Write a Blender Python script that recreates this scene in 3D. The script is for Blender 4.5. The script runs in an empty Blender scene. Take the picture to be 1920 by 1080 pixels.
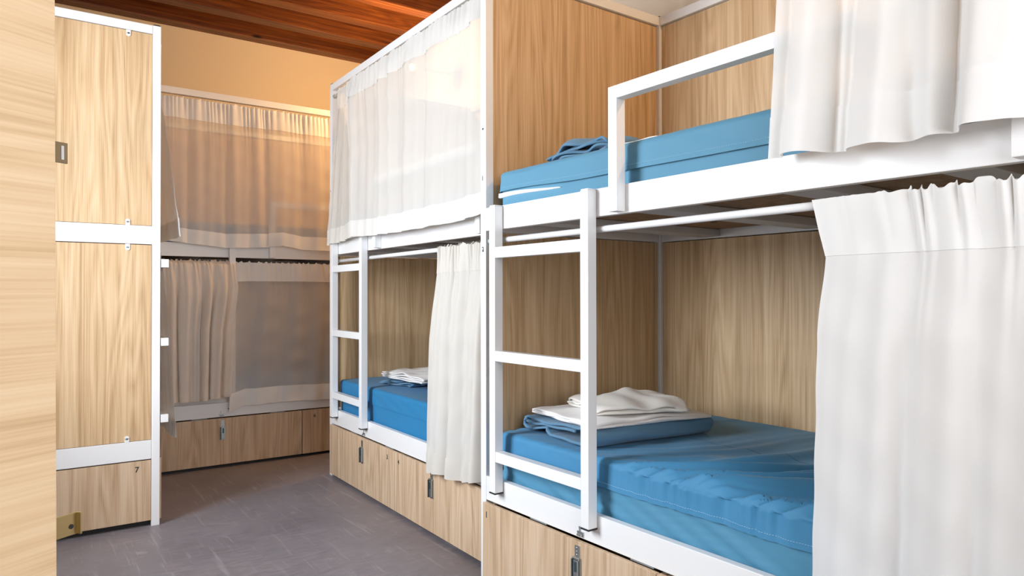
import bpy, bmesh, math, random
import numpy as np
from mathutils import Vector, Matrix
PI = math.pi
S = bpy.context.scene
COL = S.collection

# ------------------------------------------------------------------ camera
cam_d = bpy.data.cameras.new('camera'); cam = bpy.data.objects.new('camera', cam_d); COL.objects.link(cam)
cam_d.sensor_width = 36; cam_d.lens = 24.903; cam_d.clip_start = .05
r2 = Vector((0.81783342, -0.57545289, -0.00157459)); u2 = Vector((-0.00441839, -0.00901554, 0.9999496)); fw = Vector((0.57543808, 0.81778524, 0.00991578))
cam.matrix_world = Matrix(((r2.x, u2.x, -fw.x, 0), (r2.y, u2.y, -fw.y, 0), (r2.z, u2.z, -fw.z, 1.22), (0, 0, 0, 1)))
S.camera = cam

# ------------------------------------------------------------------ light and exposure
S.view_settings.view_transform = 'Standard'; S.view_settings.look = 'None'
S.view_settings.gamma = 1; S.view_settings.use_curve_mapping = False
S.view_settings.exposure = .07
w = bpy.data.worlds.new('world'); S.world = w; w.use_nodes = True
w.node_tree.nodes['Background'].inputs[0].default_value = (.75, .87, 1, 1)
w.node_tree.nodes['Background'].inputs[1].default_value = 1.3

def area(name, loc, target, sx, sy, power, color):
    d = bpy.data.lights.new(name, 'AREA'); d.shape = 'RECTANGLE'; d.size = sx; d.size_y = sy
    d.energy = power; d.color = color
    o = bpy.data.objects.new(name, d); COL.objects.link(o); o.location = loc
    o.rotation_euler = (Vector(target) - Vector(loc)).to_track_quat('-Z', 'Y').to_euler()
    return o
# daylight through the two window openings (side wall and the wall behind the camera)
area('daylight_side_window', (-1.3, 2.95, 1.90), (1.2, 3.0, 1.35), 1.05, 1.5, 138, (.86, .93, 1))
area('daylight_front_window', (.75, -1.12, 1.85), (1.0, 1.6, 1.4), 2.3, 1.7, 50, (.985, .985, 1))

# ------------------------------------------------------------------ materials
def mat(name, color, rough=.5, metal=0, spec=.5):
    m = bpy.data.materials.new(name); m.use_nodes = True
    b = m.node_tree.nodes['Principled BSDF']
    b.inputs['Base Color'].default_value = (*color, 1); b.inputs['Roughness'].default_value = rough
    b.inputs['Metallic'].default_value = metal; b.inputs['Specular IOR Level'].default_value = spec
    return m
def N(m, t, **kw):
    n = m.node_tree.nodes.new(t)
    for k, v in kw.items(): setattr(n, k, v)
    return n
def L(m, a, b): m.node_tree.links.new(a, b)
def ramp(m, stops):
    r = N(m, 'ShaderNodeValToRGB'); e = r.color_ramp.elements
    while len(e) < len(stops): e.new(.5)
    for el, (p, c) in zip(e, stops): el.position = p; el.color = (*c, 1)
    return r
def bump(m, src, strength, dist=.01):
    b = N(m, 'ShaderNodeBump'); b.inputs['Strength'].default_value = strength; b.inputs['Distance'].default_value = dist
    L(m, src, b.inputs['Height']); L(m, b.outputs[0], m.node_tree.nodes['Principled BSDF'].inputs['Normal'])
def wood(name, c0, c1, c2, scale=(1, 1, 1), rough=.45, rot=(0, 0, 0), f1=15, knots=False, ringmix=.22):
    """grain runs along local Z (rot turns it)"""
    m = mat(name, c1, rough, 0, .35)
    tc = N(m, 'ShaderNodeTexCoord'); mp = N(m, 'ShaderNodeMapping'); mp.inputs['Rotation'].default_value = rot
    L(m, tc.outputs['Object'], mp.inputs[0])
    oi = N(m, 'ShaderNodeObjectInfo'); add = N(m, 'ShaderNodeVectorMath', operation='ADD')
    mul = N(m, 'ShaderNodeVectorMath', operation='SCALE'); mul.inputs['Scale'].default_value = 7.3
    cb = N(m, 'ShaderNodeCombineXYZ')
    for i in range(3): L(m, oi.outputs['Random'], cb.inputs[i])
    L(m, cb.outputs[0], mul.inputs[0]); L(m, mp.outputs[0], add.inputs[0]); L(m, mul.outputs[0], add.inputs[1])
    def stretched(sc, nscale, detail, dist=0):
        s = N(m, 'ShaderNodeMapping'); s.inputs['Scale'].default_value = sc
        L(m, add.outputs[0], s.inputs[0]); n = N(m, 'ShaderNodeTexNoise')
        n.inputs['Scale'].default_value = nscale; n.inputs['Detail'].default_value = detail; n.inputs['Distortion'].default_value = dist
        L(m, s.outputs[0], n.inputs['Vector']); return n
    big = stretched((3.4, 3.4, .26), 1.5, 2, .2)
    mm = N(m, 'ShaderNodeMath', operation='MULTIPLY'); mm.inputs[1].default_value = f1
    L(m, big.outputs['Fac'], mm.inputs[0])
    fr = N(m, 'ShaderNodeMath', operation='PINGPONG'); fr.inputs[1].default_value = .5
    L(m, mm.outputs[0], fr.inputs[0])
    m2 = N(m, 'ShaderNodeMath', operation='MULTIPLY'); m2.inputs[1].default_value = 2; L(m, fr.outputs[0], m2.inputs[0])
    fine = stretched((150, 150, 2.2), 1.6, 4); mid = stretched((26, 26, .25), 1.3, 4)
    mx = N(m, 'ShaderNodeMix', data_type='FLOAT'); mx.inputs[0].default_value = 1 - ringmix
    L(m, m2.outputs[0], mx.inputs[2]); L(m, mid.outputs['Fac'], mx.inputs[3])
    mx2 = N(m, 'ShaderNodeMix', data_type='FLOAT'); mx2.inputs[0].default_value = .42
    L(m, mx.outputs[0], mx2.inputs[2]); L(m, fine.outputs['Fac'], mx2.inputs[3])
    r = ramp(m, [(.30, c0), (.48, c1), (.64, c2)])
    L(m, mx2.outputs[0], r.inputs[0])
    out = r.outputs[0]
    if knots:
        kv = N(m, 'ShaderNodeMapping'); kv.inputs['Scale'].default_value = (4, 4, 1.6)
        L(m, add.outputs[0], kv.inputs[0]); vo = N(m, 'ShaderNodeTexVoronoi'); vo.inputs['Scale'].default_value = 1.4
        L(m, kv.outputs[0], vo.inputs['Vector'])
        kr = ramp(m, [(.05, (.08, .05, .04)), (.13, (1, 1, 1))]); L(m, vo.outputs['Distance'], kr.inputs[0])
        mk = N(m, 'ShaderNodeMix', data_type='RGBA', blend_type='MULTIPLY'); mk.inputs[0].default_value = 1
        L(m, out, mk.inputs[6]); L(m, kr.outputs[0], mk.inputs[7]); out = mk.outputs[2]
    L(m, out, m.node_tree.nodes['Principled BSDF'].inputs['Base Color'])
    bump(m, fine.outputs['Fac'], .08, .002)
    return m
OAK0, OAK1, OAK2 = (.42, .255, .125), (.62, .42, .235), (.74, .54, .335)
M_OAK = wood('oak_laminate', OAK0, OAK1, OAK2)
M_OAKF = wood('oak_laminate_locker', (.43, .28, .165), (.60, .425, .275), (.70, .53, .37), ringmix=.28)
M_DOOR = wood('oak_door_horizontal_grain', (.62, .42, .23), (.79, .58, .355), (.86, .67, .44), rot=(0, PI/2, 0), f1=11)
M_BEAM = wood('stained_beam', (.035, .009, .005), (.12, .034, .009), (.25, .078, .016), rot=(0, PI/2, 0), knots=True, rough=.4, ringmix=.12)
M_BOARD = wood('stained_board', (.02, .008, .005), (.05, .018, .008), (.09, .035, .012), rot=(0, PI/2, 0), rough=.5, ringmix=.12)
M_PLY = wood('plywood_base', (.20, .115, .06), (.31, .19, .11), (.38, .25, .15), rough=.7, f1=6)
M_WHITE = mat('white_powder_coat', (.86, .86, .86), .32)
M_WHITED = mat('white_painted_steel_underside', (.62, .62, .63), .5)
M_BLACK = mat('black_rubber', (.012, .012, .012), .6)
M_INK = mat('black_ink', (.02, .02, .02), .6)
M_STEEL = mat('zinc_steel', (.55, .60, .62), .28, 1)
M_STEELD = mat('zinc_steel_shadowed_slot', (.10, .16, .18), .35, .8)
M_BRASS = mat('brass_plated', (.62, .50, .26), .3, 1)
M_BRONZE = mat('bronze_metal', (.30, .25, .17), .35, 1)

def fabric(name, color, rough=.75, weave=900, bstr=.1, bigb=.0, sheen=.2):
    m = mat(name, color, rough, 0, .25)
    m.node_tree.nodes['Principled BSDF'].inputs['Sheen Weight'].default_value = sheen
    tc = N(m, 'ShaderNodeTexCoord'); n = N(m, 'ShaderNodeTexNoise'); n.inputs['Scale'].default_value = weave; n.inputs['Detail'].default_value = 2
    L(m, tc.outputs['Object'], n.inputs['Vector'])
    h = n.outputs['Fac']
    if bigb:
        n2 = N(m, 'ShaderNodeTexNoise'); n2.inputs['Scale'].default_value = 9; n2.inputs['Detail'].default_value = 4; n2.inputs['Distortion'].default_value = .6
        L(m, tc.outputs['Object'], n2.inputs['Vector'])
        a = N(m, 'ShaderNodeMath', operation='MULTIPLY'); a.inputs[1].default_value = bigb; L(m, n2.outputs['Fac'], a.inputs[0])
        b = N(m, 'ShaderNodeMath', operation='MULTIPLY_ADD'); b.inputs[1].default_value = .12
        L(m, n.outputs['Fac'], b.inputs[0]); L(m, a.outputs[0], b.inputs[2]); h = b.outputs[0]
    bump(m, h, bstr, .004)
    return m
M_BLUE = fabric('blue_cotton_sheet', (.058, .238, .43), .6, 900, .25, 1.5, .1)
M_BLUE2 = fabric('deep_blue_cotton_sheet', (.018, .20, .42), .6, 900, .25, 1.5, .1)
M_BLUEB = fabric('pale_blue_mattress_cover', (.085, .27, .42), .6, 900, .2, 1.2, .1)
M_BLUEP = fabric('faded_blue_cotton_sheet', (.105, .28, .41), .6, 900, .25, 1.5, .1)
M_THREAD = mat('pale_thread', (.35, .58, .75), .8)
M_TOWEL = fabric('blue_terry_towel', (.12, .25, .38), .95, 330, 1.0, .3, .15)
M_LINEN = fabric('white_folded_linen', (.88, .85, .83), .7, 800, .2, 1.6, .2)
M_LINEN2 = fabric('cream_folded_linen', (.88, .84, .78), .7, 800, .2, 1.6, .2)

def sheer(name, color, opaque, trans=.45):
    m = bpy.data.materials.new(name); m.use_nodes = True; nt = m.node_tree
    nt.nodes.remove(nt.nodes['Principled BSDF'])
    out = nt.nodes['Material Output']
    d = N(m, 'ShaderNodeBsdfDiffuse'); t = N(m, 'ShaderNodeBsdfTranslucent'); tr = N(m, 'ShaderNodeBsdfTransparent')
    for n in (d, t): n.inputs[0].default_value = (*color, 1)
    a = N(m, 'ShaderNodeMixShader'); a.inputs[0].default_value = trans; L(m, d.outputs[0], a.inputs[1]); L(m, t.outputs[0], a.inputs[2])
    b = N(m, 'ShaderNodeMixShader'); b.inputs[0].default_value = opaque; L(m, tr.outputs[0], b.inputs[1]); L(m, a.outputs[0], b.inputs[2])
    L(m, b.outputs[0], out.inputs['Surface'])
    tc = N(m, 'ShaderNodeTexCoord'); n = N(m, 'ShaderNodeTexNoise'); n.inputs['Scale'].default_value = 7; n.inputs['Detail'].default_value = 3
    L(m, tc.outputs['Object'], n.inputs['Vector'])
    bp = N(m, 'ShaderNodeBump'); bp.inputs['Strength'].default_value = .25; bp.inputs['Distance'].default_value = .02
    L(m, n.outputs['Fac'], bp.inputs['Height']); L(m, bp.outputs[0], d.inputs['Normal'])
    return m
M_SHEER = sheer('sheer_white_voile', (.92, .91, .89), .86, .3)
M_SHEER2 = sheer('double_layer_voile', (.93, .925, .91), .96, .22)
M_CREAM = sheer('cream_voile', (.76, .715, .65), .86, .3)
M_CREAM2 = sheer('cream_voile_double', (.79, .75, .69), .96, .25)
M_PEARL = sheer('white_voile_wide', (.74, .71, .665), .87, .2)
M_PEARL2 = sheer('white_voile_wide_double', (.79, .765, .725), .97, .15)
M_VOILE = sheer('thin_voile', (.86, .83, .80), .70, .35)
M_COTTON = sheer('unbleached_cotton', (.88, .80, .72), .98, .25)

# ------------------------------------------------------------------ helpers
def newobj(name, bm, mats, parent=None, smooth=False):
    me = bpy.data.meshes.new(name); bm.to_mesh(me); bm.free()
    for m in (mats if isinstance(mats, (list, tuple)) else [mats]): me.materials.append(m)
    if smooth:
        for p in me.polygons: p.use_smooth = True
    o = bpy.data.objects.new(name, me); COL.objects.link(o); o.parent = parent
    return o
def tag(o, label, cat, group=None, kind=None):
    if label: o['label'] = label
    if cat: o['category'] = cat
    if group: o['group'] = group
    if kind: o['kind'] = kind
    return o
def thing(name, label, cat, M=None, group=None):
    o = bpy.data.objects.new(name, None); COL.objects.link(o); o.empty_display_size = .1
    if M is not None: o.matrix_world = M
    return tag(o, label, cat, group)
def box(bm, x0, x1, y0, y1, z0, z1, bev=.0, mi=0):
    t = bmesh.new(); bmesh.ops.create_cube(t, size=1)
    for v in t.verts:
        v.co = Vector(((x0+x1)/2 + v.co.x*(x1-x0), (y0+y1)/2 + v.co.y*(y1-y0), (z0+z1)/2 + v.co.z*(z1-z0)))
    if bev: bmesh.ops.bevel(t, geom=t.edges[:], offset=bev, segments=2, affect='EDGES', profile=.6)
    for f in t.faces: f.material_index = mi
    me = bpy.data.meshes.new('tmp'); t.to_mesh(me); t.free(); bm.from_mesh(me); bpy.data.meshes.remove(me)
    return bm
def cyl(bm, p0, p1, r, seg=16, mi=0):
    p0, p1 = Vector(p0), Vector(p1); d = p1 - p0
    M = Matrix.Translation((p0+p1)/2) @ d.to_track_quat('Z', 'Y').to_matrix().to_4x4()
    res = bmesh.ops.create_cone(bm, cap_ends=True, segments=seg, radius1=r, radius2=r, depth=d.length, matrix=M)
    for v in res['verts']:
        for f in v.link_faces: f.material_index = mi
    return bm
def B(*boxes, bev=.002):
    bm = bmesh.new()
    for b in boxes: box(bm, *b, bev=bev)
    return bm
def grid_mesh(name, P, mat_, parent=None, closed_u=False):
    """P[i,j] points -> smooth grid mesh"""
    n, m = P.shape[:2]
    verts = P.reshape(-1, 3).tolist(); faces = []
    for i in range(n - (0 if closed_u else 1)):
        for j in range(m-1):
            k = (i+1) % n
            faces.append((i*m+j, k*m+j, k*m+j+1, i*m+j+1))
    me = bpy.data.meshes.new(name); me.from_pydata(verts, [], faces); me.materials.append(mat_)
    for p in me.polygons: p.use_smooth = True
    o = bpy.data.objects.new(name, me); COL.objects.link(o); o.parent = parent
    return o
def number(txt, size, M, parent, flip=False):
    c = bpy.data.curves.new('number', 'FONT'); c.body = txt; c.size = size; c.extrude = .0004; c.offset = size*.012
    c.align_x = 'CENTER'; c.align_y = 'CENTER'
    t = bpy.data.objects.new('tmp', c); COL.objects.link(t)
    bpy.context.view_layer.update()
    me = bpy.data.meshes.new_from_object(t.evaluated_get(bpy.context.evaluated_depsgraph_get()))
    bpy.data.objects.remove(t); bpy.data.curves.remove(c)
    me.materials.clear(); me.materials.append(M_INK)
    o = bpy.data.objects.new('number', me); COL.objects.link(o); o.parent = parent; o.matrix_local = M
    return o
def struct(name, bm, m): return tag(newobj(name, bm, m), None, None, None, 'structure')

# ------------------------------------------------------------------ room
XL, XR, YF, YB, ZC = -.52, 2.95, -1.15, 6.47, 3.66
# floor: grey vinyl with scuffs
mf = mat('grey_vinyl_floor', (.17, .16, .18), .42, 0, .45)
tc = N(mf, 'ShaderNodeTexCoord')
n1 = N(mf, 'ShaderNodeTexNoise'); n1.inputs['Scale'].default_value = 1.3; n1.inputs['Detail'].default_value = 6; L(mf, tc.outputs['Object'], n1.inputs['Vector'])
mpx = N(mf, 'ShaderNodeMapping'); mpx.inputs['Scale'].default_value = (6, 30, 1); mpx.inputs['Rotation'].default_value = (0, 0, .5); L(mf, tc.outputs['Object'], mpx.inputs[0])
n2 = N(mf, 'ShaderNodeTexNoise'); n2.inputs['Scale'].default_value = 2; n2.inputs['Detail'].default_value = 5; L(mf, mpx.outputs[0], n2.inputs['Vector'])
rA = ramp(mf, [(.3, (.185, .163, .175)), (.5, (.228, .203, .220)), (.7, (.275, .235, .245))]); L(mf, n1.outputs['Fac'], rA.inputs[0])
rB = ramp(mf, [(.35, (.84, .84, .84)), (.65, (1.1, 1.1, 1.1))]); L(mf, n2.outputs['Fac'], rB.inputs[0])
mA = N(mf, 'ShaderNodeMix', data_type='RGBA', blend_type='MULTIPLY'); mA.inputs[0].default_value = 1
L(mf, rA.outputs[0], mA.inputs[6]); L(mf, rB.outputs[0], mA.inputs[7])
prev = mA.outputs[2]
for ang, sc, thr in ((.35, (26, 1.6, 1), .66), (-.55, (2.2, 34, 1), .70), (1.25, (60, 3.2, 1), .68), (.8, (9, 5, 1), .70)):
    mp = N(mf, 'ShaderNodeMapping'); mp.inputs['Scale'].default_value = sc; mp.inputs['Rotation'].default_value = (0, 0, ang)
    L(mf, tc.outputs['Object'], mp.inputs[0])
    ns = N(mf, 'ShaderNodeTexNoise'); ns.inputs['Scale'].default_value = 1.2; ns.inputs['Detail'].default_value = 5; ns.inputs['Distortion'].default_value = .25
    L(mf, mp.outputs[0], ns.inputs['Vector'])
    rs = ramp(mf, [(thr-.06, (0, 0, 0)), (thr+.05, (.30, .30, .30))]); L(mf, ns.outputs['Fac'], rs.inputs[0])
    mx = N(mf, 'ShaderNodeMix', data_type='RGBA'); L(mf, rs.outputs[0], mx.inputs[0]); L(mf, prev, mx.inputs[6]); mx.inputs[7].default_value = (.48, .45, .46, 1)
    prev = mx.outputs[2]
L(mf, prev, mf.node_tree.nodes['Principled BSDF'].inputs['Base Color'])
rr = ramp(mf, [(.3, (.35, .35, .35)), (.7, (.55, .55, .55))]); L(mf, n2.outputs['Fac'], rr.inputs[0]); L(mf, rr.outputs[0], mf.node_tree.nodes['Principled BSDF'].inputs['Roughness'])
bump(mf, n2.outputs['Fac'], .06, .003)
struct('floor', B((XL-.1, XR+.1, YF-.1, YB+.1, -.1, 0), bev=0), mf)

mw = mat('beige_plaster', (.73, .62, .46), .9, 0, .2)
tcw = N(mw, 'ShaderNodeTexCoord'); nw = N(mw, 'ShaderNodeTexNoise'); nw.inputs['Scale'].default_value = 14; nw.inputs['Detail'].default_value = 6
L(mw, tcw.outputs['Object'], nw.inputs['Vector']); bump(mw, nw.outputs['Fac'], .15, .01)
mw3 = mat('bounce_cut_plaster', (.36, .32, .27), .9, 0, .2)  # unseen left and front walls, colour darkened to cut bounced light
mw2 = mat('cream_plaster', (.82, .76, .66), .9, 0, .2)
struct('wall_back', B((XL-.1, XR+.1, YB, YB+.1, 0, ZC), bev=0), mw)
struct('wall_right', B((XR, XR+.1, YF, YB, 0, ZC), bev=0), mw2)
def wall_open(name, fixed, axis, a0, a1, o0, o1, z0, z1, m):
    bm = bmesh.new()
    segs = [(a0, o0, 0, ZC), (o1, a1, 0, ZC), (o0, o1, 0, z0), (o0, o1, z1, ZC)]
    for s0, s1, q0, q1 in segs:
        if axis == 'y': box(bm, fixed[0], fixed[1], s0, s1, q0, q1)
        else: box(bm, s0, s1, fixed[0], fixed[1], q0, q1)
    return struct(name, bm, m)
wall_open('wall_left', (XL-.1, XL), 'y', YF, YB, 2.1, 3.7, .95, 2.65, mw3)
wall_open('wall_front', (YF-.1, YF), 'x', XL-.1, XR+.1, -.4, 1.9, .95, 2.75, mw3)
def window(name, axis, f0, f1, o0, o1, z0, z1):
    bm = bmesh.new(); t = .05
    mids = [(o0+o1)/2]
    bars = [(o0, o0+t, z0, z1), (o1-t, o1, z0, z1), (o0, o1, z0, z0+t), (o0, o1, z1-t, z1)] + [(q-.02, q+.02, z0, z1) for q in mids]
    for s0, s1, q0, q1 in bars:
        if axis == 'y': box(bm, f0, f1, s0, s1, q0, q1)
        else: box(bm, s0, s1, f0, f1, q0, q1)
    return struct(name, bm, M_WHITE)
window('window_1', 'y', XL-.08, XL-.03, 2.1, 3.7, .95, 2.65)
window('window_2', 'x', YF-.08, YF-.03, -.4, 1.9, .95, 2.75)

# ceiling: stained boards on beams running across the room
struct('ceiling', B((XL-.1, XR+.1, YF, YB, 3.635, 3.68), bev=0), M_BOARD)
for k in range(17):
    y1 = 6.468 - k*.45 - (.012 if k % 3 == 1 else 0)
    bm = B((XL, XR, y1-.125, y1, 3.475, 3.635), bev=.004)
    struct('trim_%d' % (k+1), bm, M_BEAM)

# ------------------------------------------------------------------ the bunk (local x along the length from the ladder end, y depth, z up)
LN, D, H = 2.065, 1.13, 2.66
ZL, ZR1, ZU0, ZU1 = .356, .456, 1.492, 1.589
def make_bunk():
    t = thing('bunk_bed', 'x', 'bunk bed')
    for x in (0, LN-.04):
        for y in (0, D-.04):
            p = newobj('post', B((x, x+.04, y, y+.04, 0, H), bev=.003), M_WHITE, t)
            newobj('post_cap', B((x+.003, x+.037, y+.003, y+.037, H, H+.006), bev=.002), M_BLACK, p)
            for z in (1.93, 1.41):
                bm = bmesh.new(); cyl(bm, (x+.02, y-.0015 if y == 0 else y+.0415, z), (x+.02, y+.001 if y == 0 else y+.039, z), .005, 12)
                newobj('bolt', bm, M_STEELD, p)
    # bars that ring the top
    for y in (0, D-.04): newobj('top_bar', B((.041, LN-.041, y+.001, y+.039, H-.046, H-.001)), M_WHITE, t)
    for x in (0, LN-.04): newobj('top_bar', B((x+.001, x+.039, .041, D-.041, H-.046, H-.001)), M_WHITE, t)
    for z0, z1 in ((ZL, ZR1), (ZU0, ZU1)):
        newobj('side_rail', B((.041, LN-.041, .0, .028, z0, z1)), M_WHITE, t)
        newobj('side_rail', B((.041, LN-.041, D-.03, D-.002, z0, z1)), M_WHITE, t)
        newobj('end_rail', B((.002, .03, .041, D-.041, z0, z1)), M_WHITE, t)
        newobj('end_rail', B((LN-.03, LN-.002, .041, D-.041, z0, z1)), M_WHITE, t)
    # oak panels: both ends and the back, upper and lower berth
    for z0, z1 in ((ZR1+.002, ZU0-.004), (ZU1+.002, H-.05)):
        for x in (.005, LN-.023):
            p = newobj('end_panel', B((x, x+.018, .042, D-.042, z0, z1), bev=.001), M_OAK, t)
            if x < .1:
                for y in (.155, D-.155):
                    for z in (z0+.004, z1-.004):
                        bm = bmesh.new(); s = 1 if z == z0+.004 else -1
                        box(bm, .0015, .0048, y-.011, y+.011, min(z-s*.006, z+s*.016), max(z-s*.006, z+s*.016), bev=.001)
                        cyl(bm, (.0015, y, z+s*.016), (.0048, y, z+s*.016), .011, 20)
                        tb = newobj('screw_tab', bm, M_WHITE, p)
                        bm = bmesh.new(); cyl(bm, (.0002, y, z+s*.012), (.003, y, z+s*.012), .0038, 12)
                        newobj('screw', bm, M_STEELD, tb)
        newobj('back_panel', B((.042, LN-.042, D-.022, D-.004, z0, z1), bev=.001), M_OAK, t)
    # bed bases: plywood carried by flat cross bars
    for z in (ZL+.012, ZU0+.040):
        bm = B((.045, LN-.045, .032, D-.034, z, z+.015), bev=.001)
        if z > 1:
            for x, y in ((1.21, .12), (.85-.31, .10), (1.80, .11), (1.22, .8), (.6, .8)):
                cyl(bm, (x, y, z-.0015), (x, y, z+.001), .014, 20, 1)
        newobj('bed_base', bm, [M_PLY, M_INK], t)
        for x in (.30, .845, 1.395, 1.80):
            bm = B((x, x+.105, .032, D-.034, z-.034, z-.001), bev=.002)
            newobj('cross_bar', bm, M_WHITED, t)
    # guard rail of the upper berth
    bm = B((.82, .86, -.041, -.001, ZU0+.004, 1.911), (.861, 1.974, -.041, -.001, 1.868, 1.911), (1.975, 2.015, -.041, -.001, ZU0+.004, 1.911), bev=.002)
    newobj('guard_rail', bm, M_WHITE, t)
    # curtain rods under both levels
    for z in (1.449, 2.575):
        bm = bmesh.new(); cyl(bm, (.041, .02, z), (LN-.041, .02, z), .0115, 20)
        r = newobj('curtain_rod', bm, M_WHITE, t, True)
        for xa in (.041, LN-.047):
            bm = bmesh.new(); cyl(bm, (xa, .02, z), (xa+.006, .02, z), .015, 20); newobj('rod_bracket', bm, M_STEEL, r)
    return t
def copy_tree(o, parent=None):
    c = o.copy(); COL.objects.link(c); c.parent = parent
    for ch in list(o.children): copy_tree(ch, c)
    return c
T1, T2 = .024, -.0151
def bunk_matrix(kind):
    if kind == 1: # far-left corner of the near bunk
        R = Matrix.Rotation(T1, 4, 'Z'); O = Matrix.Translation((1.639, 2.522, 0))
        return O @ R @ Matrix.Rotation(-PI/2, 4, 'Z') @ Matrix.Translation((-.04, 0, 0))
    if kind == 2:
        R = Matrix.Rotation(T2, 4, 'Z'); O = Matrix.Translation((1.737, 2.710, 0))
        return O @ R @ Matrix.Rotation(-PI/2, 4, 'Z') @ Matrix.Translation((-1.965, 0, 0))
    if kind == 3: return Matrix.Translation((.641, 4.173, 0)) @ Matrix.Rotation(PI/2, 4, 'Z')
    return Matrix.Translation((.72, 5.317, 0))
BM = {k: bunk_matrix(k) for k in (1, 2, 3, 4)}
proto = make_bunk()
labels = {1: 'nearest white steel bunk bed with oak panels and open upper berth, right foreground',
          2: 'white steel bunk bed behind the nearest one, upper berth hidden by white sheer curtain',
          3: 'bunk bed seen end-on at left, pale oak panels in white frame above number 7 locker',
          4: 'bunk bed across the dim back wall behind beige curtains'}
BUNK = {}
for k in (1, 2, 3, 4):
    b = proto if k == 1 else copy_tree(proto)
    b.matrix_world = BM[k]; b['label'] = labels[k]; b['category'] = 'bunk bed'; b['group'] = 'white steel bunk beds'
    BUNK[k] = b
# berth numbers on the far front post of the nearest bunk
def post_number(k, txt, x, z, size=.03):
    number(txt, size, Matrix.Translation((x, -.0006, z)) @ Matrix.Rotation(PI/2, 4, 'X'), BUNK[k])
post_number(1, '1', .017, 1.718); post_number(1, '2', .019, 1.414)

# ------------------------------------------------------------------ ladders
def make_ladder(k, x0, x1, label, single=False, dx=0):
    t = thing('ladder', label, 'ladder', BM[k] @ Matrix.Translation((0, -.0015, 0)), 'white steel bunk ladders')
    xs = (x1-.04,) if single else (x0, x1-.04)
    for x in xs:
        s = newobj('stile', B((x, x+.04, -.041, -.001, .415, 1.583), bev=.002), M_WHITE, t)
        newobj('rubber_foot', B((x-.001, x+.041, -.042, 0, .409, .4148), bev=.001), M_BLACK, s)
        newobj('end_cap', B((x+.002, x+.038, -.039, -.003, 1.5832, 1.588), bev=.001), M_BLACK if k == 4 else M_WHITE, s)
    for z0, z1 in ((.542, .584), (.951, .993), (1.371, 1.415)):
        newobj('rung', B((x0+.0405 if not single else x0, x1-.0405, -.040, -.002, z0, z1), bev=.002), M_WHITE, t)
    return t
make_ladder(1, .126, .722, 'white three-rung ladder hooked on the nearest bunk, left of the blue bed')
make_ladder(2, .125, .662, 'white ladder on the middle bunk, beside the far folded sheets')
make_ladder(3, .002, .54, 'ladder on the left end-on bunk, only white rung ends showing', single=True)
make_ladder(4, .03, .578, 'ladder at the back bunk, one stile showing between the beige curtains')

# ------------------------------------------------------------------ lockers under the bunks
def make_locker(k, x0, x1, latch_x, num, num_x, label, end_num=None, proud=.014):
    t = thing('storage_locker', label, 'locker', BM[k], 'oak lockers under the bunks')
    bm = B((x0+.02, x1-.02, .008, D-.08, .045, .063), (x0+.004, x0+.022, .008, D-.06, .030, .335),
           (x1-.022, x1-.004, .008, D-.06, .030, .335), (x0+.02, x1-.02, D-.078, D-.06, .030, .335), bev=.001)
    newobj('body', bm, M_OAKF, t)
    f = newobj('front_panel', B((x0+.002, x1-.002, -proud, .018-proud, .022, .349), bev=.0015), M_OAKF, t)
    newobj('toe_shade_block', B((x0+.002, x1-.002, .022, D-.07, 0, .0295), bev=0), M_BLACK, t)  # added black block, stands in for the shade in the gap under the locker
    y = -proud
    if latch_x is not None:
        bm = bmesh.new(); x = latch_x; w = .019
        box(bm, x-.012, x+.012, y-.0035, y, .292, .335, bev=.0008)
        for zz in (.325, .312, .300): cyl(bm, (x-.003, y-.006, zz), (x-.003, y, zz), .0032, 10)
        box(bm, x-w, x+w, y-.004, y, .196, .292, bev=.001)
        box(bm, x-w*.62, x+w*.62, y-.013, y-.004, .205, .286, bev=.002)
        cyl(bm, (x-w*.8, y-.008, .291), (x+w*.8, y-.008, .291), .005, 12)
        l = newobj('latch', bm, M_STEEL, f)
        bm = bmesh.new(); box(bm, x-w*.98, x-w*.66, y-.016, y-.0042, .200, .288, bev=.001)
        box(bm, x-w*.25, x+w*.35, y-.0145, y-.013, .245, .280)
        newobj('latch_lever', bm, M_STEELD, f)
        # staple above, screwed on the bed rail
        bm = bmesh.new(); box(bm, x-.02, x+.012, -.0045, -.0002, .362, .380, bev=.001)
        cyl(bm, (x-.014, -.008, .368), (x+.008, -.008, .368), .0045, 12)
        cyl(bm, (x-.008, -.004, .394), (x-.008, -.0002, .394), .004, 10); box(bm, x-.010, x-.006, -.0042, -.0002, .376, .396)
        newobj('staple', bm, M_STEEL, t)
    if num: number(num, .036, Matrix.Translation((num_x, y-.0006, .301)) @ Matrix.Rotation(PI/2, 4, 'X'), f)
    if end_num:
        e = newobj('end_panel', B((.004, .022, .042, D-.042, .032, .350), bev=.001), M_OAKF, t)
        number(end_num, .040, Matrix.Translation((.0034, .108, .306)) @ Matrix.Rotation(-PI/2, 4, 'Z') @ Matrix.Rotation(PI/2, 4, 'X'), e)
    return t
make_locker(1, .041, 1.005, .640, '1', .070, 'pale oak locker numbered 1 under the nearest bunk', proud=.019)
make_locker(1, 1.005, LN-.041, 1.45, '2', 1.06, 'second oak locker of the nearest bunk, at the bottom edge right of the latch', proud=.019)
make_locker(2, .041, 1.066, .610, '3', .972, 'oak locker numbered 3 with steel latch, left half under the middle bunk')
make_locker(2, 1.066, LN-.041, 1.513, '4', 1.122, 'oak locker numbered 4 under the middle bunk, right half below the hanging curtain')
make_locker(3, .041, 1.005, .62, None, 0, 'oak locker whose end panel reads 7 at the foot of the left bunk', end_num='7')
make_locker(4, .041, 1.069, .498, '5', .085, 'dark oak locker with one latch under the back bunk, left of the gap')
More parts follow.
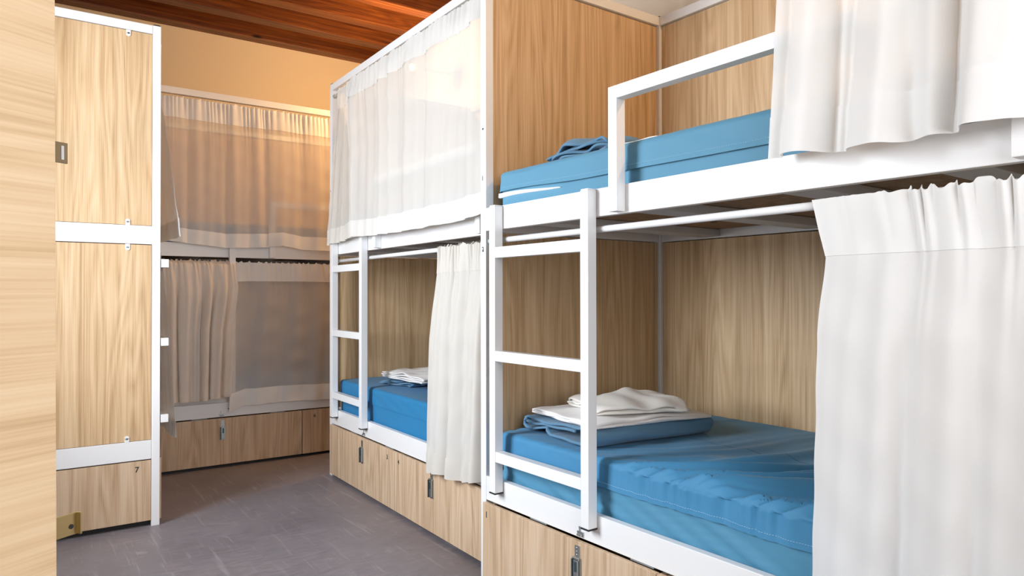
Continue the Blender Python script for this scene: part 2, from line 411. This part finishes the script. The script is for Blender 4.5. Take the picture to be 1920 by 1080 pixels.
make_locker(4, 1.071, LN-.041, 1.50, '6', 1.166, 'narrow visible oak locker under the back bunk, right of the gap')

# ------------------------------------------------------------------ mattresses
def noise1(x, seed):
    r = np.random.RandomState(seed); s = 0
    for k in range(7):
        s = s + np.sin(x*r.uniform(6, 60) + r.uniform(0, 6.28))*r.uniform(.3, 1)/(1+k*.35)
    return s/3
def ring(x0, x1, y0, y1, rad, n=None, step=.008):
    """rounded-rectangle outline points with outward normals"""
    pts = []
    def line(p, q, nn):
        m = max(2, int(math.hypot(q[0]-p[0], q[1]-p[1])/step))
        for i in range(m): t = i/m; pts.append((p[0]+(q[0]-p[0])*t, p[1]+(q[1]-p[1])*t, *nn))
    def arc(cx, cy, a0):
        for i in range(8):
            a = a0+(PI/2)*i/8; pts.append((cx+rad*math.cos(a), cy+rad*math.sin(a), math.cos(a), math.sin(a)))
    line((x0+rad, y0), (x1-rad, y0), (0, -1)); arc(x1-rad, y0+rad, -PI/2)
    line((x1, y0+rad), (x1, y1-rad), (1, 0)); arc(x1-rad, y1-rad, 0)
    line((x1-rad, y1), (x0+rad, y1), (0, 1)); arc(x0+rad, y1-rad, PI/2)
    line((x0, y1-rad), (x0, y0+rad), (-1, 0)); arc(x0+rad, y0+rad, PI)
    return np.array(pts)
def make_mattress(k, zb, zt, label, wr, seam=True, gap=0., seed=1, m_top=M_BLUE, m_bot=M_BLUEB):
    t = thing('mattress', label, 'mattress', BM[k], 'blue mattresses')
    x0, x1, y0, y1 = .075, LN-.06, .034, D-.03
    zs = zt-.098                                   # lower edge of the fitted cover
    # lower body
    R = ring(x0+.008, x1-.008, y0+.007, y1-.006, .035)
    rows = []
    zl = list(np.linspace(zb, zs+.03, 12))
    for z in zl:
        q = .004*noise1(R[:, 0]*.8 + R[:, 1]*.8 + z*2, seed+3)*wr
        if z == zb: q = q-.01
        rows.append(np.stack([R[:, 0]+R[:, 2]*q, R[:, 1]+R[:, 3]*q, np.full(len(R), z)], 1))
    P = np.array(rows).transpose(1, 0, 2)
    grid_mesh('mattress_core', P, m_bot, t, True)
    # fitted cover: skirt + rounded shoulder + top, one surface (heights are a radial sweep towards the middle)
    R = ring(x0, x1, y0, y1, .04)
    cx, cy = (x0+x1)/2, (y0+y1)/2
    fr = 1/(1+np.exp((R[:, 1]-(y0+.02))/.01))      # 1 on the front side
    rows = []
    s_vals = [('z', zs-.0), ('z', zs+.002)] + [('z', z) for z in np.linspace(zs+.010, zt-.022, 11)] + [('a', a) for a in np.linspace(.12, 1, 8)] + [('t', d) for d in np.linspace(.006, .51, 46)]
    wx = R[:, 0]
    loc = 1/(1+np.exp(-(wx-.95)/.12))*1/(1+np.exp((wx-1.75)/.1)) if wr > 1.2 else 1.0
    def pleat(x, y, zf):
        # gathers that pull from the front edge diagonally over the top
        d = np.maximum(y-y0, 0)
        u = x - .34*(1-np.exp(-d/.16)) - .16*d
        fine = np.sin(u*150+3*np.sin(u*23+seed)) + .7*np.sin(u*97+1.3*seed+3*np.sin(u*19))
        big = np.sin(u*52+2.4*np.sin(u*13+seed)+1.2*np.sin(9*d)) + .6*np.sin(u*31+3*np.sin(u*9)+2*d)
        big = np.sign(big)*np.abs(big)**1.0
        if wr <= 1.2: return (.5*fine*np.exp(-d/.05)+.25*big*np.exp(-d/.3))*(.5+0*x)
        lc = 1/(1+np.exp(-(x-.86-.25*d)/.06)) + .10
        return (.55*fine*np.exp(-d/.06) + 1.7*big*np.exp(-d/.62)*(.45+.55*(1-np.exp(-d/.05))))*lc
    for kind, v in s_vals:
        if kind == 'z':
            hem = .010*noise1(R[:, 0]*.25, seed+9)*(1 if seam else .3)
            f = (v-zs)/(zt-zs)
            z = v + hem*(1-f)
            z = z + (gap*np.exp(-((R[:, 0]-x0)/.35)**2)*fr*(1-f) if gap else 0)
            flare = .0045*(1-f)**2 if seam else 0
            q = flare + .0024*wr*pleat(R[:, 0], np.full(len(R), y0), 0)*fr*(.35+.65*f) + .0022*noise1(R[:, 0]*.6+v*2, seed)
            rows.append(np.stack([R[:, 0]+R[:, 2]*q, R[:, 1]+R[:, 3]*q, z], 1))
        else:
            if kind == 'a':
                a = v*PI/2; ins = .022*(1-math.cos(a)); dz = .022*math.sin(a)-.022
            else: ins, dz = .022+v, 0
            if kind == 't':
                g = v/.5
                X = R[:, 0] + (cx-R[:, 0])*0; Y = R[:, 1]*1.0
                # straight inset: clamp towards the spine line
                ex = np.clip(R[:, 0], x0+min(ins, .45), x1-min(ins, .45)); ey = np.clip(R[:, 1], y0+min(ins, (y1-y0)/2-.001), y1-min(ins, (y1-y0)/2-.001))
                X, Y = ex, ey
            else:
                X = R[:, 0]-R[:, 2]*ins; Y = R[:, 1]-R[:, 3]*ins
            pz = .0038*wr*pleat(X, Y, 1)*(1 if kind == 't' else v)
            lump = .003*noise1(X*.35+Y*.4, seed+5)
            z = zt + dz + pz + lump*(1 if kind == 't' else .5)
            rows.append(np.stack([X, Y, z], 1))
    P = np.array(rows).transpose(1, 0, 2)
    cov = grid_mesh('fitted_sheet', P, m_top, t, True)
    if seam:
        # stitched hem line along the front
        bm = bmesh.new(); x = x0+.05; Rf = [(p, i) for i, p in enumerate(R) if p[3] < -.9]
        zi = 3
        idx = [i for p, i in Rf if x0+.04 < p[0] < x1-.05]
        for j in range(0, len(idx)-1, 1):
            a, b = P[idx[j], zi], P[idx[j+1], zi]
            a2 = Vector(a)+Vector((0, -.0007, 0)); b2 = Vector(a).lerp(Vector(b), .62)+Vector((0, -.0007, 0))
            cyl(bm, a2, b2, .0007, 5)
        newobj('stitching', bm, M_THREAD, cov)
    if gap:
        us = np.linspace(0, 1, 40); Pw = np.zeros((40, 4, 3))
        for i, u in enumerate(us):
            x = x0+.012+.40*u; wd = .017*(1-u)**.7+.001
            for j, (yy, zz) in enumerate(((.012, wd), (.002, wd), (.001, 0), (.012, -.002))): Pw[i, j] = (x, y0+yy-.002, zs-.010+zz+.003*math.sin(5*u))
        grid_mesh('underlay', Pw, M_LINEN, cov)
    return t
make_mattress(1, ZL+.03, .645, 'blue-sheeted mattress with wrinkled front edge on the nearest lower berth', 3.9, True, 0, 1)
make_mattress(1, ZU0+.056, 1.738, 'pale blue mattress with stitched hem on the nearest upper berth behind guard rail', .5, True, .014, 5, M_BLUEP, M_BLUEP)
make_mattress(2, ZL+.03, .652, 'deep blue mattress on the middle bunk lower berth, under folded sheets', .55, False, 0, 8, M_BLUE2, M_BLUE2)
make_mattress(2, ZU0+.056, 1.738, 'mattress behind the sheer curtain on the middle upper berth', .4, False, 0, 9, M_BLUE2, M_BLUE2)
make_mattress(4, ZL+.03, .635, 'grey-looking mattress in the dim back bunk below the bunched curtain', .4, False, 0, 11, M_BLUE2, M_LINEN)
make_mattress(4, ZU0+.056, 1.738, 'mattress behind the beige voile of the back upper berth', .4, False, 0, 12, M_BLUE2, M_BLUE2)

# ------------------------------------------------------------------ curtains
def prof(pts):
    a = np.array(pts, float); return lambda t: np.interp(t, a[:, 0], a[:, 1])
def curtain(k, label, group, left, right, ztop, zbot, depth, amp, nf, seed, m=M_SHEER, m2=M_SHEER2, head=.14, hem=.10, gather=.007, ng=34, n=420, mrows=90, phase=0, sharp=0, zb_amp=.0, ztopf=None, gs=None):
    GS = prof(gs)(np.linspace(0, 1, n)) if gs else 1.0
    """left/right/depth/amp: profiles over t (0 top .. 1 bottom); zbot: profile over s"""
    rs = np.random.RandomState(seed)
    left, right, depth, amp, zb = prof(left), prof(right), prof(depth), prof(amp), prof(zbot)
    s = np.linspace(0, 1, n)
    ph = 2*PI*nf*(s + .045*np.sin(2*PI*1.7*s+rs.uniform(0, 6)) + .03*np.sin(2*PI*3.1*s+rs.uniform(0, 6))) + phase
    ph2 = 2*PI*nf*2.3*s + rs.uniform(0, 6); g1 = 2*PI*ng*s + 2.2*np.sin(2*PI*2.6*s+rs.uniform(0, 6)) + 1.2*np.sin(2*PI*6.2*s)
    def row(t, off=0.):
        z_b = zb(s) + zb_amp*np.sin(ph+.8)
        zt_ = ztop + (ztopf(s) if ztopf else 0)
        z = zt_ + (z_b-zt_)*t
        w = np.sin(ph + .5*np.sin(3*t+seed)); 
        if sharp: w = np.tanh(w*sharp)/np.tanh(sharp)
        A = amp(t)
        w2 = np.sin(ph2+2*t)
        gfall = np.exp(-t/.10)
        y = depth(t) + A*(w*.85+w2*.22) + gather*GS*np.sin(g1)*gfall*(.8+.4*np.sin(ph))
        y = np.minimum(y, depth(t)+A*.9+.004)
        x = left(t) + (right(t)-left(t))*s + A*.42*np.cos(ph)*math.sin(min(1, t*3)*PI/2)*np.sin(PI*s)**.5 + .0035*GS*np.cos(g1)*gfall
        z = z + GS*(.006*np.sin(g1*1.0) + .003*np.sin(g1*2.3))*math.exp(-t/.012)
        y = y + .0022*np.sin(38*t+6*s+seed)*np.sin(21*s+seed)
        return np.stack([x, y+off, z], 1)
    ts = np.concatenate([[0, .004, .012, .022, .035, .05], np.linspace(.07, 1, mrows)])
    P = np.array([row(t) for t in ts]).transpose(1, 0, 2)
    o = grid_mesh('curtain', P, m); o.matrix_world = BM[k]
    tag(o, label, 'curtain', group)
    Ht = ztop-float(zb(.5))
    if head:
        tt = np.concatenate([[0, .004, .012, .022], np.linspace(.035, head/Ht, 14)])
        h = grid_mesh('heading', np.array([row(t, -.0025) for t in tt]).transpose(1, 0, 2), m2, o)
    if hem:
        tt = np.linspace(1-hem/Ht, 1, 12)
        h = grid_mesh('hem', np.array([row(t, -.0025) for t in tt]).transpose(1, 0, 2), m2, o)
    return o
# near bunk, upper: broad soft folds, right part of the opening
curtain(1, 'white curtain with broad folds on the nearest upper berth, top right', None,
        [(0, 1.475), (1, 1.435)], [(0, 2.065), (1, 2.06)], 2.585, [(0, 1.575), (.40, 1.558), (.5, 1.556), (.65, 1.562), (1, 1.565)],
        [(0, -.006), (.15, -.03), (.6, -.072), (1, -.088)], [(0, .008), (.15, .018), (1, .040)], 2.9, 3, M_SHEER2, M_SHEER2, hem=.11, ng=20, phase=2.4, sharp=1.6)
# near bunk, lower: gathered at the top, hangs over the rail
curtain(1, 'long white curtain hanging on the nearest lower berth, bottom right', None,
        [(0, 1.522), (.13, 1.562), (.3, 1.548), (1, 1.532)], [(0, 2.065), (1, 2.065)], 1.462, [(0, .33), (1, .34)],
        [(0, -.006), (.1, -.01), (.3, -.035), (1, -.05)], [(0, .004), (.12, .007), (.4, .014), (1, .020)], 2.9, 11, M_SHEER2, M_SHEER2, head=.145, hem=.0, gather=.010, ng=13, phase=.6, gs=[(0, .0), (.3, .15), (.45, 1), (1, 1)])
# middle bunk, upper: two overlapping sheers
curtain(2, 'cream sheer curtain bunched at the left end of the middle upper berth', None,
        [(0, .17), (.15, .155), (.5, .115), (.8, .075), (1, .055)], [(0, .50), (1, .56)], 2.585, [(0, 1.555), (.6, 1.565), (1, 1.58)],
        [(0, -.006), (.2, -.018), (1, -.045)], [(0, .006), (.3, .012), (1, .016)], 3.4, 21, M_CREAM, M_CREAM2, ng=13)
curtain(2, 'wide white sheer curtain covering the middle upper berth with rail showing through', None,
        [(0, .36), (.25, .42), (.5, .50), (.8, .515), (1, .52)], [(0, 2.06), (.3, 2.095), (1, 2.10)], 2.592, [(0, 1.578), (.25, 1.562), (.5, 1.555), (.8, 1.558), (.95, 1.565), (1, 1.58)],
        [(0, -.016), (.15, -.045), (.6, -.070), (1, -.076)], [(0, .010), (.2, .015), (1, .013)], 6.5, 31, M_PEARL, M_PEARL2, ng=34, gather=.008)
# middle bunk, lower, hanging over the locker
curtain(2, 'white curtain draped over locker 4 on the middle lower berth', None,
        [(0, 1.555), (.3, 1.53), (1, 1.495)], [(0, 2.05), (1, 2.05)], 1.462, [(0, .325), (.3, .355), (.7, .36), (1, .40)],
        [(0, -.006), (.12, -.01), (.4, -.04), (1, -.055)], [(0, .008), (.2, .015), (1, .026)], 3.3, 41, M_CREAM2, M_CREAM2, head=.13, hem=.10, gather=.010, ng=15)
# back bunk
curtain(4, 'beige voile curtain on the back upper berth, left one', None,
        [(0, .05), (1, .045)], [(0, .802), (.5, .806), (1, .81)], 2.592, [(0, 1.60), (.2, 1.585), (.6, 1.555), (1, 1.57)],
        [(0, -.006), (.15, -.02), (.6, -.06), (1, -.066)], [(0, .006), (1, .011)], 4, 51, M_VOILE, M_SHEER2, ng=24, head=.15, hem=.10)
curtain(4, 'beige voile curtain on the back upper berth with guard rail showing through', None,
        [(0, .80), (1, .80)], [(0, 2.05), (1, 2.05)], 2.592, [(0, 1.575), (.08, 1.585), (.2, 1.56), (1, 1.56)],
        [(0, -.006), (.15, -.02), (.6, -.068), (1, -.078)], [(0, .006), (1, .010)], 6, 57, M_VOILE, M_SHEER2, ng=34, head=.15, hem=.10)
curtain(4, 'thick beige curtain in tight folds on the back lower berth, left of the ladder stile', None,
        [(0, .055), (1, .10)], [(0, .572), (.2, .585), (.5, .545), (1, .53)], 1.468, [(0, .50), (.5, .49), (1, .51)],
        [(0, -.012), (.03, -.057), (.25, -.086), (1, -.084)], [(0, .004), (.1, .010), (.3, .026), (1, .032)], 4.6, 61, M_COTTON, M_COTTON, head=0, hem=.02, ng=15, gather=.010)
curtain(4, 'wide beige voile curtain on the back lower berth, right of the ladder stile', None,
        [(0, .585), (.25, .58), (.6, .545), (1, .53)], [(0, 2.05), (1, 2.05)], 1.462, [(0, .395), (.07, .43), (.3, .435), (.5, .42), (1, .43)],
        [(0, -.006), (.1, -.02), (.5, -.05), (1, -.05)], [(0, .007), (.2, .009), (1, .014)], 6, 67, M_VOILE, M_SHEER2, head=.14, hem=.12, ng=32, gather=.008)
# left bunk front: only the flared near edges show
curtain(3, 'pale curtain edge showing at the left bunk upper front', None,
        [(0, .06), (.6, .06), (1, .05)], [(0, 1.2), (1, 1.2)], 2.59, [(0, 1.545), (1, 1.56)],
        [(0, -.006), (.2, .0), (.55, -.055), (1, -.115)], [(0, .005), (1, .008)], 5, 71, M_SHEER, M_SHEER2, ng=24)
curtain(3, 'pale curtain edge showing at the left bunk lower front', None,
        [(0, .06), (1, .07)], [(0, 1.2), (1, 1.2)], 1.462, [(0, .44), (1, .44)],
        [(0, -.006), (.4, -.047), (1, -.085)], [(0, .005), (1, .008)], 5, 73, M_SHEER, M_SHEER2, head=0, ng=24)

# ------------------------------------------------------------------ folded linen
def serp(width, layers, gap, lead=0, curl=0):
    """serpentine cross-section (p,h) of a cloth folded over itself"""
    pts = []
    for i in range(layers):
        xs = np.linspace(0, width, 30) if i % 2 == 0 else np.linspace(width, 0, 30)
        for x in xs: pts.append((x, i*gap))
        if i < layers-1:
            cx = width if i % 2 == 0 else 0; sg = 1 if i % 2 == 0 else -1
            for a in np.linspace(-PI/2, PI/2, 9)[1:-1]: pts.append((cx+sg*gap*.62*math.cos(a), i*gap+gap/2+gap/2*math.sin(a)))
    return np.array(pts)
def spiral(r, turns, n=60):
    a = np.linspace(0, 2*PI*turns, n); rr = r*(.25+.75*a/a[-1])
    return np.stack([rr*np.cos(a), rr*np.sin(a)], 1)
def cloth(name, label, prof_pts, length, M, th, m, seed, wav=.004, droop=0., taper=.0, skew=0., cat='linen', group=None, crease=0., parent=None, top=0.):
    rs = np.random.RandomState(seed); nq = 60
    q = np.linspace(0, 1, nq)
    P = np.zeros((len(prof_pts), nq, 3))
    n = len(prof_pts); arc = np.linspace(0, 1, n)[:, None]
    p = prof_pts[:, 0:1]; h = prof_pts[:, 1:2]; hm = h.max()+1e-6
    Q = q[None, :]
    lay = h/hm
    P[..., 0] = p + 0*Q + wav*1.5*np.sin(5*Q+7*lay+seed) + skew*(Q-.5)*(.4+.6*lay)
    P[..., 1] = length*(Q-.5)*(1-taper*lay) + wav*2.2*np.sin(9*p/.3+6*lay+seed)*(2*Q-1)
    w = wav*(np.sin(11*Q+3*p/.2+seed) + .7*np.sin(19*Q-23*p+2*seed) + .5*np.sin(37*p+5*Q+seed))
    P[..., 2] = h + w*(.25+.9*lay) + .5*wav
    pm = prof_pts[:, 0].max()
    P[..., 2] -= droop*lay*(((p/pm-.5)*2)**4 + (2*Q-1)**4*.8)
    P[..., 2] += crease*lay*np.exp(-((p/pm-.42+.3*(Q-.5))/.05)**2)
    P[..., 2] += top*lay*np.exp(-(((p/pm-.5)/.35)**2+((Q-.6)/.3)**2))
    P[..., 2] = np.maximum(P[..., 2], th*.5)
    o = grid_mesh(name, P, m, parent); o.matrix_world = M
    md = o.modifiers.new('thick', 'SOLIDIFY'); md.thickness = th; md.offset = 0
    if not parent: tag(o, label, cat, group)
    return o
def place(k, x, y, z, deg): return BM[k] @ Matrix.Translation((x, y, z)) @ Matrix.Rotation(math.radians(deg), 4, 'Z')
# near lower berth: towel (folds face the room), sheet, pillowcase
def towel_profile():
    a = [(.00, .045), (-.022, .034), (-.02, .016), (.0, .008), (.05, .010), (.10, .022), (.15, .030), (.16, .018), (.185, .006), (.23, .004), (.30, .005), (.38, .006)]
    sp = [(.38+.052+.034*rr*math.cos(th), .036+.034*rr*math.sin(th)) for th, rr in [(-PI/2+i*.32, 1-.028*i) for i in range(24)]]
    back = [(.43, .074), (.38, .064), (.30, .055), (.20, .052), (.12, .046), (.05, .052), (.012, .058), (-.012, .048), (.0, .036), (.06, .032), (.13, .040), (.24, .040), (.34, .044)]
    return np.array(a), np.array(sp), np.array(back)
def resample(pts, n):
    d = np.r_[0, np.cumsum(np.hypot(*np.diff(pts, axis=0).T))]; u = np.linspace(0, d[-1], n)
    return np.stack([np.interp(u, d, pts[:, 0]), np.interp(u, d, pts[:, 1])], 1)
ta, tb, tc_ = towel_profile()
tw = resample(np.vstack([tc_[::-1][:0], tb[::-1][:0], ta, tb]), 170)
Z1 = .650
tow = cloth('towel', 'blue terry towel rolled under the white sheets on the nearest lower berth', resample(np.vstack([ta, tb]), 150), .62,
            place(1, .165, .45, Z1, -6), .009, M_TOWEL, 3, .0025, cat='towel')
cloth('towel_fold', None, resample(tc_, 120), .61, Matrix(), .009, M_TOWEL, 4, .002, parent=tow)
tow.children[0].matrix_local = Matrix.Identity(4)
cloth('bed_sheet', 'white folded bed sheet lying on the blue towel, nearest lower berth', serp(.45, 3, .013), .58,
      place(1, .17, .47, Z1+.068, -9), .007, M_LINEN, 7, .0028, droop=.012, cat='bed sheet')
cloth('pillowcase', 'cream folded pillowcase on top of the white sheet, nearest lower berth', serp(.31, 4, .0145), .40,
      place(1, .29, .50, Z1+.103, -24), .007, M_LINEN2, 13, .0045, droop=.022, crease=.008, cat='pillowcase', top=.012)
# near upper berth
cloth('towel', 'crumpled blue towel peeking over the nearest upper mattress edge', serp(.30, 4, .019), .34,
      place(1, .36, .25, 1.744, 5), .008, M_TOWEL, 17, .009, droop=.02, cat='towel', top=.01)
cloth('bed_sheet', 'white sheet edge lying behind the guard rail on the nearest upper berth', serp(.34, 3, .012), .36,
      place(1, .60, .32, 1.744, 4), .006, M_LINEN, 19, .003, droop=.005, cat='bed sheet')
# middle lower berth
cloth('towel', 'blue towel under folded sheets on the middle lower berth', serp(.30, 3, .015), .34,
      place(2, .44, .34, .657, 12), .008, M_TOWEL, 23, .006, droop=.01, cat='towel')
cloth('bed_sheet', 'folded white sheets on the middle lower berth', serp(.50, 4, .013), .36,
      place(2, .50, .34, .704, 3), .006, M_LINEN, 29, .003, droop=.006, cat='bed sheet')

# ------------------------------------------------------------------ open door leaf in the left foreground
e = Vector((.0565, 1.1805, 0)); dirn = Vector((-.857, -.515, 0)).normalized()
ang = math.atan2(dirn.y, dirn.x)
DM = Matrix.Translation(e) @ Matrix.Rotation(ang, 4, 'Z')       # local x runs from free edge to the hinge, local y = away from / towards camera
dl = tag(bpy.data.objects.new('door_1', None), None, None, None, 'structure'); COL.objects.link(dl)
dl.matrix_world = DM @ Matrix.Rotation(math.radians(.45), 4, 'Y')
leaf = newobj('door_leaf', B((0, .66, -.036, 0, .01, 2.75), bev=.0008), M_DOOR, dl)
bm = bmesh.new()
box(bm, -.036, -.0002, -.030, -.027, 1.412, 1.442, bev=.0005); box(bm, -.003, -.0002, -.030, -.006, 1.412, 1.442, bev=.0005)
newobj('latch_plate', bm, M_BRONZE, dl)
bm = bmesh.new(); box(bm, -.030, -.026, -.0268, -.0262, 1.417, 1.437)
newobj('slot_plate', bm, M_WHITED, dl)
bm = bmesh.new()
box(bm, -.052, -.0002, -.034, -.031, .868, .900, bev=.0006); box(bm, -.054, -.051, -.034, -.024, .868, .900, bev=.0006)
newobj('bolt_bracket', bm, M_BRASS, dl)
bm = bmesh.new(); cyl(bm, (-.042, -.0308, .881), (-.042, -.0302, .881), .0035, 14)
newobj('screw_hole', bm, M_INK, dl)

# ------------------------------------------------------------------ warm lamps
def wall_lamp(loc, power, label, side=-1):
    t = thing('wall_lamp', label, 'lamp', Matrix.Translation(loc), 'warm lamps above the bunks')
    bm = bmesh.new(); cyl(bm, (0, 0, 0), (.015, 0, 0), .05, 24); cyl(bm, (-.36, 0, 0), (0, 0, 0), .012, 12)
    newobj('bracket', bm, M_WHITE, t)
    g = mat('lamp_glass', (1, .8, .5), .4); b = g.node_tree.nodes['Principled BSDF']
    b.inputs['Emission Color'].default_value = (1, .55, .2, 1); b.inputs['Emission Strength'].default_value = 1
    bm = bmesh.new(); bmesh.ops.create_uvsphere(bm, u_segments=20, v_segments=12, radius=.03, matrix=Matrix.Translation((-.39, 0, 0)))
    newobj('globe', bm, g, t, True)
    d = bpy.data.lights.new('bulb', 'POINT'); d.energy = power; d.color = (1, .60, .27); d.shadow_soft_size = .03
    o = bpy.data.objects.new('bulb', d); COL.objects.link(o); o.parent = t; o.location = (-.47, 0, 0)
wall_lamp((XR-.015, 4.95, 3.0), 58, 'warm globe lamp on the right wall in the corner behind the middle bunk')
wall_lamp((XR-.015, .45, 3.0), 55, 'warm globe lamp on the right wall above the nearest bunk')
